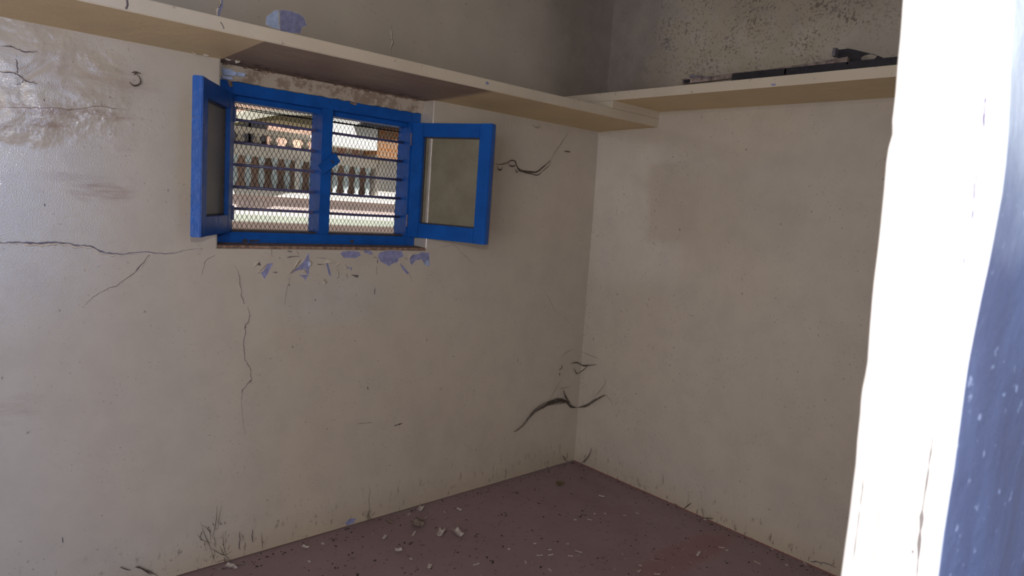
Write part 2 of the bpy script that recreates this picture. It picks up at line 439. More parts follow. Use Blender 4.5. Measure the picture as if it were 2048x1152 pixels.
# stone sill grime line under the frame
f = BM(); prism(f, [(WX0, .0, WZ0-.004), (WX0, .0, WZ0+.008), (WX0, .1, WZ0+.012), (WX0, .1, WZ0-.004)], (WX1-WX0, 0, 0))
obj('sill_mortar', f, M_BROWNDIRT, win)

def casement(name, hx, hy, ang, Wd, side, label):
    """leaf built in local x from the hinge; +y local = the face seen from the room camera is y=0"""
    r = empty(name, (hx, hy, 0), ang); r.parent = win; r['label'] = label
    z0, z1, T = 1.408, 1.968, .036
    t0, t1 = (0, T) if side > 0 else (0, -T)
    a, b = min(t0, t1), max(t0, t1)
    sw = .066
    f = BM()
    box(f, (0, a, z0), (sw, b, z1)); box(f, (Wd-sw, a, z0), (Wd, b, z1)); bev(f, .003, 2)
    obj('stile', f, M_BLUE, r)
    f = BM(); box(f, (sw-.001, a+.001, z1-.066), (Wd-sw+.001, b-.001, z1-.001)); box(f, (sw-.001, a+.001, z0+.001), (Wd-sw+.001, b-.001, z0+.072)); bev(f, .002, 2)
    obj('rail', f, M_BLUE, r)
    f = BM(); m = (a+b)/2+(.008 if side > 0 else -.008)
    box(f, (sw-.004, m-.002, z0+.066), (Wd-sw+.004, m+.002, z1-.060)); obj('glass_pane', f, M_GLASS, r)
    f = BM()   # putty bead around the pane, room-visible side
    e = .006; yy = sorted((m-.002*side, m-.009*side))
    for (p, q) in (((sw, z0+.072), (sw+e, z1-.066)), ((Wd-sw-e, z0+.072), (Wd-sw, z1-.066)), ((sw, z0+.072), (Wd-sw, z0+.072+e)), ((sw, z1-.066-e), (Wd-sw, z1-.066))):
        box(f, (p[0], yy[0], p[1]), (q[0], yy[1], q[1]))
    obj('putty_bead', f, M_PUTTY, r)
    f = BM()
    for z in (z0+.08, z1-.08): tube(f, [(-.004, 0, z-.03), (-.004, 0, z+.03)], .005, 8)
    obj('hinge', f, M_BLUEDK, r)
    return r
# right leaf: visible face normal (-.94,-.34); left leaf: visible face normal (.83,-.56)
aR = math.atan2(-math.sin(math.radians(70)), math.cos(math.radians(70)))
casement('casement', -1.302, .094, aR, .452, 1, 'right leaf standing open, greenish frosted pane')
aL = math.atan2(-math.sin(math.radians(124)), math.cos(math.radians(124)))
casement('casement', -2.160, .094, aL, .42, -1, 'left leaf standing open, dark speckled pane')
# lintel plaster strip between frame and shelf
f = BM(); n = 40; lo = []; hi = []
for i in range(n+1):
    x = WX0+.001+(WX1-WX0-.002)*i/n
    lo.append((x, .096+random.uniform(-.003, .003), 2.018+random.uniform(-.003, .003))); hi.append((x, .080+random.uniform(-.004, .004), 2.0785))
prism(f, lo+hi[::-1], (0, .09, 0)); obj('lintel_plaster', f, M_STRIP, win)
f = BM()
for poly in ([(444,136),(462,139),(474,146),(470,152),(448,150)], [(444,151),(464,154),(466,160),(446,157)], [(474,144),(492,147),(489,153),(476,152)]):
    prism(f, [atY(a, b, .078) for a, b in poly], (0, .012, 0))
obj('flaking_limewash', f, M_PALEBLUE, win)
f = BM()
for k in range(34):
    x = random.uniform(WX0+.02, WX1-.05); s = random.uniform(.002, .006)
    box(f, (x, .072+random.uniform(-.012, .01), 2.075-s*.4), (x+s*random.uniform(1, 4), .085, 2.0795))
obj('crumbling_mortar', f, M_BROWNDIRT, win)

for poly in ([(436+62,163),(512,166),(514,171),(505,170)], [(545,173),(560,174),(563,179),(549,178)], [(566,176),(602,182),(600,187),(572,181)], [(455,163),(462,160),(466,172),(460,174)],
             [(700,204),(715,207),(712,211),(702,208)], [(483,481),(492,477),(497,482),(488,487)], [(497,480),(520,479),(518,483),(500,484)], [(700,481),(708,479),(707,487),(701,486)]):
    P = [(p.x, .0985, p.z) for p in (atY(a_+random.uniform(-.5, .5), b_+random.uniform(-.5, .5), .0985) for a_, b_ in poly)]
    f = BM(); prism(f, P, (0, .004, 0)); obj('worn_paint_spot', f, M_PUTTY if poly[0][1] > 400 else M_BROWNDIRT, win)

# ------------------------------------------------------------------ marks on the walls: peeled patches, curls, cracks (children of their wall)
def wpt(px, py, off, surf):
    return atY(px, py, -off) if surf == 'A' else (atX(px, py, -off) if surf == 'B' else atX(px, py, PXE-off))
NRM = {'A': Vector((0, -1, 0)), 'B': Vector((-1, 0, 0)), 'P': Vector((-1, 0, 0))}
def rag(poly, k=2, amp=1.2):
    out = []
    for i in range(len(poly)):
        a, b = poly[i], poly[(i+1) % len(poly)]
        out.append(a)
        for j in range(1, k+1):
            t = j/(k+1); out.append((a[0]+(b[0]-a[0])*t+random.uniform(-amp, amp), a[1]+(b[1]-a[1])*t+random.uniform(-amp, amp)))
    return out
def patch(poly, mat, surf='A', parent=None, name='peeled_patch', amp=1.0, lip=True):
    poly = rag(poly, 2, amp)
    f = BM(); prism(f, [wpt(a, b, .0006, surf) for a, b in poly], NRM[surf]*-.0012)
    o = obj(name, f, mat, parent)
    if lip:   # the broken paint edge standing proud around the patch
        f = BM(); pts = [wpt(a, b, .0008, surf) for a, b in poly]; pts.append(pts[0]); tube(f, pts, .0011, 4)
        obj('paint_edge', f, M_LIP, o)
    return o
def curl(base, tip, lift=.012, surf='A', parent=None, mat=None, name='paint_curl'):
    """triangular flap of paint: base edge on the wall, tip bending off it"""
    f = BM(); n = 6; a0, a1 = base; rows = []
    for i in range(n+1):
        t = i/n; w = 1-t*.92
        cx = ((a0[0]+a1[0])/2*(1-t)+tip[0]*t, (a0[1]+a1[1])/2*(1-t)+tip[1]*t)
        hx, hy = (a1[0]-a0[0])/2*w, (a1[1]-a0[1])/2*w
        off = .001+lift*math.sin(t*1.9)
        rows.append([wpt(cx[0]+hx*s, cx[1]+hy*s, off+(.002 if s == 0 else 0), surf) for s in (-1, 0, 1)])
    for side in (0, .0008):
        vs = [[f.verts.new(p+NRM[surf]*side) for p in r] for r in rows]
        for r1, r2 in zip(vs, vs[1:]):
            for k in (0, 1): f.faces.new((r1[k], r1[k+1], r2[k+1], r2[k]))
    return obj(name, f, mat or M_LIP, parent, smooth=True)
def crack(pts, w, surf='A', parent=None, lip=True, mat=None, jit=1.6, sub=5, lipside=-1):
    """w: half width in metres (list or value)"""
    P = []
    for (a, b), (c, d) in zip(pts, pts[1:]):
        for j in range(sub):
            t = j/sub; P.append((a+(c-a)*t+random.uniform(-jit, jit), b+(d-b)*t+random.uniform(-jit, jit)*.8))
    P.append(pts[-1]); N = len(P); f = BM(); lead = []
    for i, p in enumerate(P):
        t = i/(N-1); ww = (w if not isinstance(w, (list, tuple)) else w[min(int(t*len(w)), len(w)-1)])
        ww *= .72*random.uniform(.5, 1.3)*min(1, .25+4*min(t, 1-t)+.1)
        q = wpt(p[0], p[1], .0007, surf); nx = P[min(i+1, N-1)]; pv = P[max(i-1, 0)]
        d = (wpt(*nx, .0007, surf)-wpt(*pv, .0007, surf)).normalized(); s = d.cross(NRM[surf])
        lead.append((q, s, ww))
    va = [f.verts.new(q+s*w_) for q, s, w_ in lead]; vb = [f.verts.new(q-s*w_) for q, s, w_ in lead]
    vc = [f.verts.new(q-NRM[surf]*.002) for q, s, w_ in lead]
    for i in range(N-1):
        f.faces.new((va[i], va[i+1], vb[i+1], vb[i])); f.faces.new((va[i], vc[i], vc[i+1], va[i+1])); f.faces.new((vb[i], vb[i+1], vc[i+1], vc[i]))
    o = obj('crack', f, mat or M_CRACK, parent)
    if lip:
        f = BM(); tube(f, [q+s*(w_+.0012)*lipside+NRM[surf]*.0003 for q, s, w_ in lead], [max(.0008, w_*1.0)*random.uniform(.6, 1.3) for q, s, w_ in lead], 5)
        obj('lifted_paint_edge', f, M_LIP, o, smooth=True)
    return o
A = wall_a
K1 = lambda L: [(500+x/5.39, 490+y/5.39) for x, y in L]
patch(K1([(965,95),(1010,65),(1100,62),(1190,80),(1195,120),(1130,145),(1010,140)]), M_VIOLET, parent=A)
patch(K1([(1225,60),(1290,62),(1330,95),(1300,105),(1240,85)]), M_VIOLET, parent=A, lip=False)
patch(K1([(1395,80),(1500,55),(1640,62),(1660,120),(1600,150),(1600,185),(1540,200),(1505,235),(1450,205),(1400,175),(1375,120)]), M_VIOLET, parent=A)
patch(K1([(1600,175),(1640,215),(1725,310),(1690,318),(1640,260)]), M_VIOLET, parent=A, amp=.5)
patch(K1([(1715,95),(1800,100),(1860,70),(1935,85),(1935,235),(1880,215),(1850,155),(1790,165),(1750,225),(1720,190)]), M_VIOLET, parent=A)
patch(K1([(1872,160),(1930,150),(1930,232),(1885,212)]), M_PALEBLUE, parent=A, amp=.4, lip=False)
patch(K1([(115,300),(150,270),(195,195),(255,195),(200,300),(158,375)]), M_VIOLET, parent=A, amp=.6)
patch(K1([(430,310),(560,195),(600,140),(640,60),(645,250),(640,320),(605,315),(600,265),(520,275)]), M_VIOLET, parent=A, amp=.6)
patch(K1([(508,318),(645,318),(615,345),(595,400),(580,355)]), M_VIOLET, parent=A, amp=.4)
patch(K1([(812,195),(845,195),(880,335),(850,330)]), M_VIOLET, parent=A, amp=.5)
patch(K1([(815,185),(855,145),(925,190),(870,195)]), M_VIOLET, parent=A, amp=.4)
patch(K1([(1030,215),(1045,235),(1105,245),(1090,280),(1080,250),(1035,250)]), M_VIOLET, parent=A, amp=.3, lip=False)
patch(K1([(1085,318),(1175,325),(1160,355)]), M_CRACK, parent=A, amp=.3, lip=False)
patch(K1([(80,215),(105,180),(118,222)]), M_CRACK, parent=A, amp=.3, lip=False)
for b, t_, l in ((((70,165),(105,180)), (35,240), .010), (((100,290),(195,195)), (125,255), .012), (((440,300),(560,150)), (415,318), .016), (((548,140),(500,180)), (470,262), .014),
                 (((640,160),(630,230)), (660,205), .014), (((800,360),(835,400)), (790,420), .016), (((845,135),(925,190)), (800,190), .010), (((1022,205),(1050,240)), (1030,260), .008),
                 (((905,270),(960,275)), (930,258), .006), (((500,60),(520,90)), (510,108), .010), (((935,200),(985,185)), (912,240), .008), (((1720,95),(1760,98)), (1712,150), .01),
                 (((615,300),(600,265)), (560,285), .012)):
    curl(K1(b), K1([t_])[0], l, parent=A)
curl(K1([(622,170), (625,240)]), K1([(662,205)])[0], .012, parent=A, mat=M_PALEBLUE)
for pts, w in (([(400,135),(440,125),(540,125)], .003), ([(400,68),(455,72)], .004), ([(705,135),(830,145)], .0012), ([(720,208),(810,212)], .0022), ([(245,298),(298,293)], .0028), ([(80,300),(120,302)], .002),
               ([(235,15),(236,125)], .0016), ([(1345,455),(1340,540)], .0028), ([(1380,150),(1375,200)], .003), ([(1366,220),(1368,330)], .0012), ([(955,280),(960,350),(935,362)], .0014), ([(1045,310),(1052,365)], .0016),
               ([(1330,128),(1380,140)], .0016), ([(1660,135),(1710,160)], .002), ([(1720,320),(1745,370)], .0008)):
    crack(K1(pts), w, parent=A, lip=False, jit=.6, sub=3)
# long cracks
crack([(0,486),(40,484),(75,488),(110,484),(150,490),(180,492),(205,505),(240,509),(290,504),(340,508),(375,500),(405,497)], [.006,.006,.005,.005,.0055,.003,.0022,.0015], parent=A, lipside=1, mat=M_VCR)
crack([(298,510),(270,545),(232,572),(200,585),(170,610)], [.004,.002,.0014,.0012], parent=A)
crack([(470,532),(480,555),(483,590),(489,608)], [.001,.002,.002,.002], parent=A)
crack([(497,615),(499,632),(491,655),(488,690),(490,720),(503,742),(502,760),(485,780),(482,800)], [.0022,.003,.0022,.002,.0018,.0022,.0025,.002], parent=A)
crack([(482,800),(487,850),(490,870)], .0006, parent=A, lip=False)
crack([(580,552),(574,580),(570,610)], .0008, parent=A, lip=False)
crack([(0,144),(30,146),(34,148),(52,162),(75,168)], [.003,.0032,.0036,.0025], parent=A)
crack([(34,148),(35,130),(31,118)], .0022, parent=A, lip=False)
crack([(48,160),(40,168),(33,169)], .0015, parent=A, lip=False)
crack([(0,92),(22,92),(50,104),(75,104)], [.002,.003,.0025], parent=A)
crack([(0,214),(60,216),(115,216),(135,220),(200,212),(260,221)], .0016, parent=A, mat=M_BROWNDIRT, lip=False)
crack([(402,552),(412,520),(430,510)], .001, parent=A)
crack([(880,494),(905,488),(950,530)], .0008, parent=A, lip=False)
crack([(1085,575),(1110,620),(1150,655)], .0004, parent=A, lip=False)
crack([(437,35),(441,15),(446,-10)], .008, parent=A, mat=M_VIOLET)
crack([(779,112),(784,92),(786,70),(781,48)], [.002,.0035,.0035,.002], parent=A)
crack([(713,848),(745,846)], .0016, parent=A, lip=False); crack([(788,852),(806,846)], .005, parent=A, lip=False, jit=.3)
crack([(740,975),(738,1020)], .0012, parent=A, lip=False); crack([(736,1022),(737,1043)], .0014, parent=A, lip=False)
crack([(735,773),(736,780)], .003, parent=A, lip=False, jit=.2)
crack([(478,1070),(480,1100)], .003, parent=A, lip=False); crack([(504,1060),(506,1085)], .003, parent=A, lip=False)
patch([(531,50),(533,32),(550,20),(560,20),(560,60),(545,56)], M_PALEBLUE, parent=A, amp=.8)
patch([(556,19),(575,20),(600,28),(610,38),(615,52),(604,55),(602,68),(580,66),(560,62),(558,40)], M_VIOLET, parent=A, amp=1.2)
patch([(690,1045),(700,1037),(712,1036),(708,1046),(694,1051)], M_VIOLET, parent=A, amp=.6, lip=False)
# short dead-insect smears on the walls
for px, py, l in ((1035,720,3), (853,680,3), (578,570,2), (630,600,2), (125,1080,6), (89,410,3), (88,200,3)):
    crack([(px, py-l), (px+1, py+l)], .003, parent=A, lip=False, jit=.3, sub=2)
for px, py in ((1496,938), (1480,962), (1448,308), (1619,857)):
    crack([(px-2, py), (px+1, py+2)], .002, surf='B', parent=wall_b, lip=False, jit=.3, sub=2)
crack([(1620,1122),(1650,1126),(1672,1135)], .004, surf='B', parent=wall_b, lip=False)
# cracks in the partition end
crack([(1975,155),(1972,185),(1968,225),(1967,260),(1963,293)], [.0006,.0012,.0018,.001], 'P', part, False, M_PVI, .5)
crack([(1957,305),(1955,345),(1949,370),(1947,410),(1944,445),(1938,480)], [.0007,.0012,.001,.0012,.0005], 'P', part, False, M_PVI, .5)
crack([(1932,495),(1928,525),(1924,545)], .001, 'P', part, False, M_PVI, .5)
M_PCR = plain('grey_plaster_crack', (.16, .145, .14), .8)
crack([(1888,730),(1876,800),(1865,880),(1856,945),(1845,1020),(1838,1090),(1832,1170)], [.0007,.001,.0014,.0018,.0022,.002], 'P', part, False, M_PCR, .6)
crack([(1768,930),(1762,1010),(1751,1080),(1743,1170)], [.0003,.0006,.0008,.0008], 'P', part, False, M_PCR, .5)
crack([(1728,925),(1724,985),(1714,1060),(1703,1150)], [.0006,.0009,.001,.0009], 'P', part, False, M_PCR, .5)
patch([(1823,1100),(1828,1100),(1827,1108),(1823,1108)], M_CRACK, 'P', part, amp=.2, lip=False)
# shelf flakes hanging under the soffit by the window
for poly in ([(384,104),(398,108),(391,110)], [(402,104),(414,108),(418,112),(408,112)], [(430,106),(444,109),(440,114),(432,112)], [(449,112),(470,114),(469,119),(457,122),(450,118)], [(470,121),(480,118),(479,125),(471,127)], [(526,126),(532,128),(527,130)]):
    P = [atY(a, b, -.03+.012*math.sin(i*2.3)) for i, (a, b) in enumerate(poly)]
    fl_bm = BM(); prism(fl_bm, P, (.001, -.003, .001)); obj('hanging_paint_flake', fl_bm, M_LIP, shelf_a)
f = BM(); prism(f, [wpt(a, b, .4208, 'A') for a, b in rag([(971,164),(976,163),(979,168),(973,170)], 1, .4)], (0, .0015, 0)); obj('paint_chip_scar', f, M_VIOLET, shelf_a)
f = BM(); prism(f, [atX(a, b, -.4208) for a, b in rag([(1541,168),(1551,167),(1552,170),(1544,172)], 1, .4)], (.0015, 0, 0)); obj('paint_chip_scar', f, M_VIOLET, shelf_b)
f = BM()
tube(f, [atY(a, b, -.4205) for a, b in ((254,0), (255,10), (252,18))], .003, 4); obj('hairline_crack', f, M_CRACK, shelf_a)
f = BM(); tube(f, [atY(a, b, -.4205) for a, b in ((441,44),(446,52),(448,58))], .0016, 4)
obj('hairline_crack', f, M_CRACK, shelf_a)

# ------------------------------------------------------------------ scrap metal on the right shelf
M_BLACK = plain('black_scrap_metal', (.016, .015, .02), .42, .3, 40, bump=.001)
M_RUST = plain('flaked_rusty_metal', (.20, .155, .135), .75, .55, 40, bump=.004)
M_STEEL = plain('grey_weathered_steel', (.13, .12, .14), .55, .4, 30, bump=.002)
a = atX(1464, 150, -.405); b = atX(1800, 121, -.405)
f = BM(); y0, y1 = a.y, -2.2
for s in (0,):
    box(f, (-.408, y1, ZB1), (-.380, y0, ZB1+.0335)); bev(f, .004, 2)
for k in range(26):
    yy = random.uniform(y1, y0); box(f, (-.4095, yy-.004, ZB1+random.uniform(.004, .028)), (-.407, yy+.004, ZB1+.03))
props(obj('metal_bar', f, M_BLACK), 'long black metal bar lying along the front edge of the right shelf', 'metal bar')
# rusty strip behind the bar, low at the left, its right end propped up
rs = empty('rusty_strip')
f = BM()
pl = [(1363, 163, -.40), (1420, 157, -.385), (1470, 150, -.365), (1540, 143, -.355), (1600, 135, -.35), (1695, 119, -.345)]
P = [atX(px, py, x) for px, py, x in pl]
for p in P: p.z = max(p.z, ZB1+.006)
lo = [Vector((p.x, p.y, p.z-.011)) for p in P]; hi = [Vector((p.x, p.y, p.z+.011+random.uniform(-.002, .002))) for p in P]
for q in lo: q.z = max(q.z, ZB1+.0005)
prism(f, lo+hi[::-1], (.022, 0, 0)); obj('strip', f, M_RUST, rs)
f = BM()
e0 = atX(1367, 157, -.40); box(f, (-.402, e0.y-.035, ZB1+.014), (-.37, e0.y, ZB1+.030)); bev(f, .002)
obj('folded_end', f, M_BLACK, rs)
f = BM(); q = [atX(px, py, -.386) for px, py in ((1380,149),(1384,149),(1420,153),(1421,156),(1380,158))]
prism(f, q, (.004, 0, 0)); obj('side_flange', f, M_STEEL, rs)
props(rs, 'rusty flaking metal strip lying behind the black bar, right end propped up', 'metal strip')
# triangular bracket with a round hole
br = empty('metal_bracket')
f = BM(); BXp = -.312
out = [atX(px, py, BXp) for px, py in ((1670,101),(1680,99),(1697,97),(1708,99),(1758,112),(1765,115),(1764,119),(1730,122),(1690,124),(1670,113))]
hc = atX(1737, 114.5, BXp); n = 20
hole = [hc+Vector((0, .031*math.cos(i*2*math.pi/n), .0125*math.sin(i*2*math.pi/n))) for i in range(n)]
def holed(bm, outer, inner, off):
    off = Vector(off)
    for lay in (Vector((0, 0, 0)), off):
        vo = [bm.verts.new(p+lay) for p in outer]; vi = [bm.verts.new(p+lay) for p in inner]
        es = [bm.edges.new((v[i], v[(i+1) % len(v)])) for v in (vo, vi) for i in range(len(v))]
        bmesh.ops.triangle_fill(bm, edges=es, use_beauty=True)
        if lay.length == 0: base = (vo, vi)
        else:
            for v0, v1 in ((base[0], vo), (base[1], vi)):
                for i in range(len(v0)): bm.faces.new((v0[i], v0[(i+1) % len(v0)], v1[(i+1) % len(v0)], v1[i]))
holed(f, out, hole, (.006, 0, 0)); obj('plate', f, M_BLACK, br)
f = BM(); e1 = atX(1671, 106, BXp); box(f, (BXp-.03, e1.y-.012, e1.z-.018), (BXp, e1.y, e1.z+.014)); obj('end_flange', f, M_STEEL, br)
f = BM(); yb = atX(1715, 110, BXp).y; box(f, (BXp+.006, yb-.12, ZB1), (BXp+.03, yb+.08, ZB1+.05)); obj('foot', f, M_BLACK, br)
props(br, 'black triangular metal bracket with a round hole, at the right end of the shelf', 'bracket')

# ------------------------------------------------------------------ cobwebs
def web(name, strands, label, rad=.0012, off=.012, bundle=2, mat=M_WEB, spread=.004, cat='cobweb', group=None, split=False):
    if split:
        root = empty(name)
        for st in strands:
            c = web('strand', [st], None, rad, off, bundle, mat, spread, None); c.parent = root
        return props(root, label, cat, group)
    f = BM()
    for st in strands:
        pts3 = []
        for px, py in st:
            cxp = 1150+(921-py)*.0718
            pts3.append(atY(px, py, -off) if px < cxp-2 else atX(px, py, -off-.02))
        # smooth
        sm = []
        for i in range(len(pts3)-1):
            p0, p1, p2, p3 = pts3[max(i-1, 0)], pts3[i], pts3[i+1], pts3[min(i+2, len(pts3)-1)]
            for j in range(4):
                t = j/4; sm.append(.5*((2*p1)+(p2-p0)*t+(2*p0-5*p1+4*p2-p3)*t*t+(3*p1-p0-3*p2+p3)*t**3))
        sm.append(pts3[-1]); N = len(sm)
        for b in range(bundle):
            ph = random.uniform(0, 6); am = spread*random.uniform(.3, 1)
            q = [p+Vector((0, 0, 1))*am*math.sin(ph+i*.5)*math.sin(math.pi*min(1, i/(N-1)+.02))+Vector((0, -.3, 0))*am*math.cos(ph+i*.7) for i, p in enumerate(sm)]
            tube(f, q, [rad*(.35+.9*math.sin(math.pi*min(max(i/(N-1), .03), .97)))*random.uniform(.6, 1.3) for i in range(N)], 4)
    o = obj(name, f, mat); return props(o, label, cat, group)
C4 = lambda L: [(960+x/4.8, 220+y/4.8) for x, y in L]
C8 = lambda L: [(1000+x/3.387, 660+y/3.387) for x, y in L]
web('cobweb', [C4([(150,510),(175,522),(215,520),(265,505),(300,482),(335,492),(350,530),(375,575),(420,595),(500,615),(555,622),(620,570),(665,530),(675,480)]),
               C4([(350,525),(385,570),(480,592),(545,595),(600,550),(655,505),(675,480)]), C4([(270,510),(290,535),(325,540),(345,515)]),
               C4([(165,540),(180,575),(205,570),(215,545)]), C4([(340,570),(352,595),(370,590)])],
    'dark sagging cobweb on the wall between the open right casement and the corner', rad=.0019, bundle=3, spread=.003)
web('cobweb_thread', [C4([(675,480),(720,400),(780,320),(850,205)]), C4([(690,470),(735,390),(800,290),(858,215)])],
    'thin straight cobweb threads running up to the shelf underside near the corner', rad=.0005, bundle=1)
web('cobweb', [C8([(95,690),(150,650),(240,545),(330,495),(435,480),(480,515),(530,525)]), C8([(530,525),(575,515),(640,475),(715,440)]), C8([(200,590),(260,540),(330,500),(440,490),(475,520),(520,527)]),
               C8([(320,490),(380,475),(435,478),(460,500)]), C8([(430,410),(445,455),(480,500)])],
    'largest sooty cobweb, an arc slung across the corner low above the floor', rad=.0011, bundle=7, spread=.012)
web('cobweb_thread', [C8([(625,475),(680,405),(715,350),(695,310)]), C8([(715,440),(740,465),(770,520)]), C8([(340,470),(375,400),(420,330)]), C8([(400,400),(475,380)])],
    'fine cobweb threads above the big arc in the corner', split=True, rad=.0007, bundle=1)
web('cobweb', [C8([(480,230),(520,220),(560,240),(600,240),(655,235)]), C8([(590,240),(565,270),(540,290),(515,300)]), C8([(500,260),(515,290),(530,295)])],
    'small forked cobweb in the corner just above the big arc', split=True, rad=.0016, bundle=3)
web('cobweb_thread', [C8([(540,145),(600,170),(660,190)]), C8([(530,190),(535,170)]), C8([(415,190),(445,155),(500,130)])], 'uppermost faint cobweb wisps in the lower corner', split=True, rad=.0007, bundle=1)
web('cobweb', [C8([(550,900),(580,880),(605,845),(620,800)]), C8([(425,850),(450,890)])], 'short dark cobweb wisp in the corner at floor level', split=True, rad=.0015, bundle=3)
web('cobweb', [[(259,164),(265,170),(273,171),(281,165),(280,156),(273,148)], [(264,146),(272,144),(282,147)], [(268,150),(275,143)]], 'small hooked black cobweb on the upper left wall under the shelf', rad=.0018, bundle=2, spread=.002)
web('cobweb', [C4([(505,130),(515,155),(560,175),(580,150)]), C4([(540,155),(575,160),(580,135)])], 'small looped cobweb hanging under the shelf above the right casement', rad=.0007, bundle=1)
web('cobweb', [C4([(810,395),(840,398),(870,402)])], 'tiny black cobweb clump on the wall left of the corner below the shelf', rad=.0024, bundle=3, spread=.002)
web('cobweb', [C8([(420,235),(418,255),(400,270)]), C8([(405,290),(402,310)])], 'short black cobweb clump left of the corner, above the big arc', split=True, rad=.0022, bundle=2, spread=.002)
K6 = lambda L: [(350+x/2.926, 900+y/2.926) for x, y in L]
st = [K6(s) for s in ([(150,420),(175,500),(205,570),(235,660)], [(280,480),(285,560),(300,620)], [(335,590),(290,615),(250,600),(215,575)], [(235,660),(270,650),(330,640)], [(260,560),(285,610),(320,640)], [(160,440),(200,470),(210,530)],
      [(245,330),(240,420),(220,520)], [(275,320),(258,400),(250,470)], [(130,490),(165,530),(215,545)], [(455,450),(455,540)], [(375,480),(385,540)], [(505,480),(512,580)])]
for k in range(26):
    x, y = random.uniform(150, 320), random.uniform(420, 640); st.append(K6([(x, y), (x+random.uniform(-12, 12), y+random.uniform(10, 35))]))
web('cobweb', st, 'tangle of fine dirty cobweb strands at the foot of the window wall, lower left', split=True, rad=.0009, bundle=1, spread=.003)
web('cobweb', [[(270,1134),(290,1138),(315,1151)], [(275,1132),(300,1148)], [(240,1134),(262,1140)]], 'low cobweb wisps where the window wall meets the floor at the bottom edge', split=True, rad=.0012, bundle=2)
web('cobweb', [K6([(1130,365),(1140,395),(1165,410)]), K6([(1130,370),(1128,420)])], 'small dark cobweb wisp at the foot of the window wall below the window', split=True, rad=.001, bundle=2)
C7 = lambda L: [(1000+x/2.731, 880+y/2.731) for x, y in L]
web('cobweb', [C7([(1000,375),(1045,345)]), C7([(1100,372),(1106,395),(1113,425)]), C7([(1120,425),(1165,430)]), C7([(945,345),(975,365)])], 'little black cobweb wisps standing at the foot of the right wall', split=True, rad=.0012, bundle=2)

# ------------------------------------------------------------------ debris on the floor
M_CHIP = plain('pale_paint_chip', (.52, .46, .43), .5, .15, 60)
M_CHIPD = plain('brown_paint_chip', (.22, .17, .14), .6, .2, 60)
def chip(px, py, w, l, rot, mat=M_CHIP, lift=.006, label=None, group=None, name='paint_chip'):
    p = atZ(px, py, 0); f = BM(); n = 5; m = 8; th = .0012
    # curled sheet
    rows = []
    rim = [random.uniform(-.12, .12) for _ in range(20)]
    for i in range(n+1):
        t = i/n*2-1
        rows.append([(t*w/2*(1+rim[j]*.6), (j/m*2-1)*l/2*(1+rim[i+9]), lift*(t*t)+lift*.4*abs((j/m*2-1))**2) for j in range(m+1)])
    lay = [[[f.verts.new((x, y, z+.0003+k*th)) for x, y, z in r] for r in rows] for k in (0, 1)]
    for k in (0, 1):
        for i in range(n):
            for j in range(m): f.faces.new((lay[k][i][j], lay[k][i][j+1], lay[k][i+1][j+1], lay[k][i+1][j]))
    for i in range(n):
        for j in (0, m): f.faces.new((lay[0][i][j], lay[0][i+1][j], lay[1][i+1][j], lay[1][i][j]))
    for j in range(m):
        for i in (0, n): f.faces.new((lay[0][i][j], lay[0][i][j+1], lay[1][i][j+1], lay[1][i][j]))
    o = obj(name, f, mat, smooth=True, loc=(p.x, p.y, 0)); o.rotation_euler = (0, 0, rot)
    return props(o, label, 'paint chip', group)
def k6(x, y): return (350+x/2.926, 900+y/2.926)
def k7(x, y): return (1000+x/2.731, 880+y/2.731)
named = [
 (k6(760,572), .022, .034, .4, M_CHIP, .006, 'whitish paint chip on the floor, left part, close to the window wall'),
 (k6(1228,512), .014, .040, -.9, M_CHIP, .004, 'slim pale paint chip left of the two curled scraps'),
 (k6(1310,592), .026, .030, 1.2, M_CHIP, .008, 'bright crumpled paint chip in front of the two curled scraps'),
 (k6(1557,490), .028, .072, -.85, M_CHIP, .012, 'long grey curled paint scrap, left one of a pair'),
 (k6(1652,490), .034, .085, -.25, M_CHIP, .014, 'largest pale rolled paint scrap, right one of a pair'),
 (k6(1400,490), .010, .045, -.9, M_CHIP, .003, 'narrow pale sliver beside the brown torn flake'),
 (k6(1415,445), .055, .060, .3, M_CHIPD, .022, 'brown torn flake standing up near the window wall'),
 (k6(1440,348), .026, .052, -.8, M_CHIP, .010, 'buff paint chip against the foot of the window wall'),
 (k6(1660,350), .018, .034, .1, M_CHIP, .004, 'flat pale paint chip on the floor, farther back toward the corner'),
 (k6(1255,420), .018, .050, 0, M_CHIPD, .004, 'dull brown flake by the window wall'),
 (k6(1490,683), .016, .036, -.8, M_CHIP, .004, 'pale chip near the bottom edge, centre of the floor'),
 (k6(315,683), .030, .036, .5, M_CHIP, .008, 'grey chip at the foot of the wall below the cobweb tangle'),
 (k6(348,692), .018, .024, .1, M_CHIP, .006, 'smaller grey chip right beside the cobweb tangle chip'),
 (k6(385,670), .012, .030, .9, M_CHIPD, .003, 'tan flake lying right of the cobweb tangle'),
 (k7(555,310), .014, .034, .5, M_CHIP, .004, 'pale pointed chip on the floor in front of the corner'),
 (k7(1085,622), .012, .055, 1.9, M_CHIP, .003, 'long pale splinter over the reddish streak on the floor'),
 (k7(1120,438), .014, .016, .2, M_CHIP, .004, 'tiny white chip at the foot of the right wall'),
]
for (p, w, l, r, m_, li, lb) in named: chip(*p, w, l, r, m_, li, lb)
small = [k6(865,550), k6(785,655), k6(1955,582), k6(1370,378), k6(1380,640), k6(1470,398), k6(1765,672), k6(1577,366), k7(410,438), k7(680,415), k7(750,402), k7(190,568), k7(50,598), k7(428,612), k7(385,636), k7(272,602),
         k7(765,688), k7(762,718), k7(272,712), k7(490,437), k7(1210,590), k7(1240,605), k7(1565,685), k7(518,405), k7(574,405), k7(1404,672), k7(1485,598), k7(217,632), k7(278,630), k7(370,570), k7(140,670), k7(858,735), k7(1665,677)]
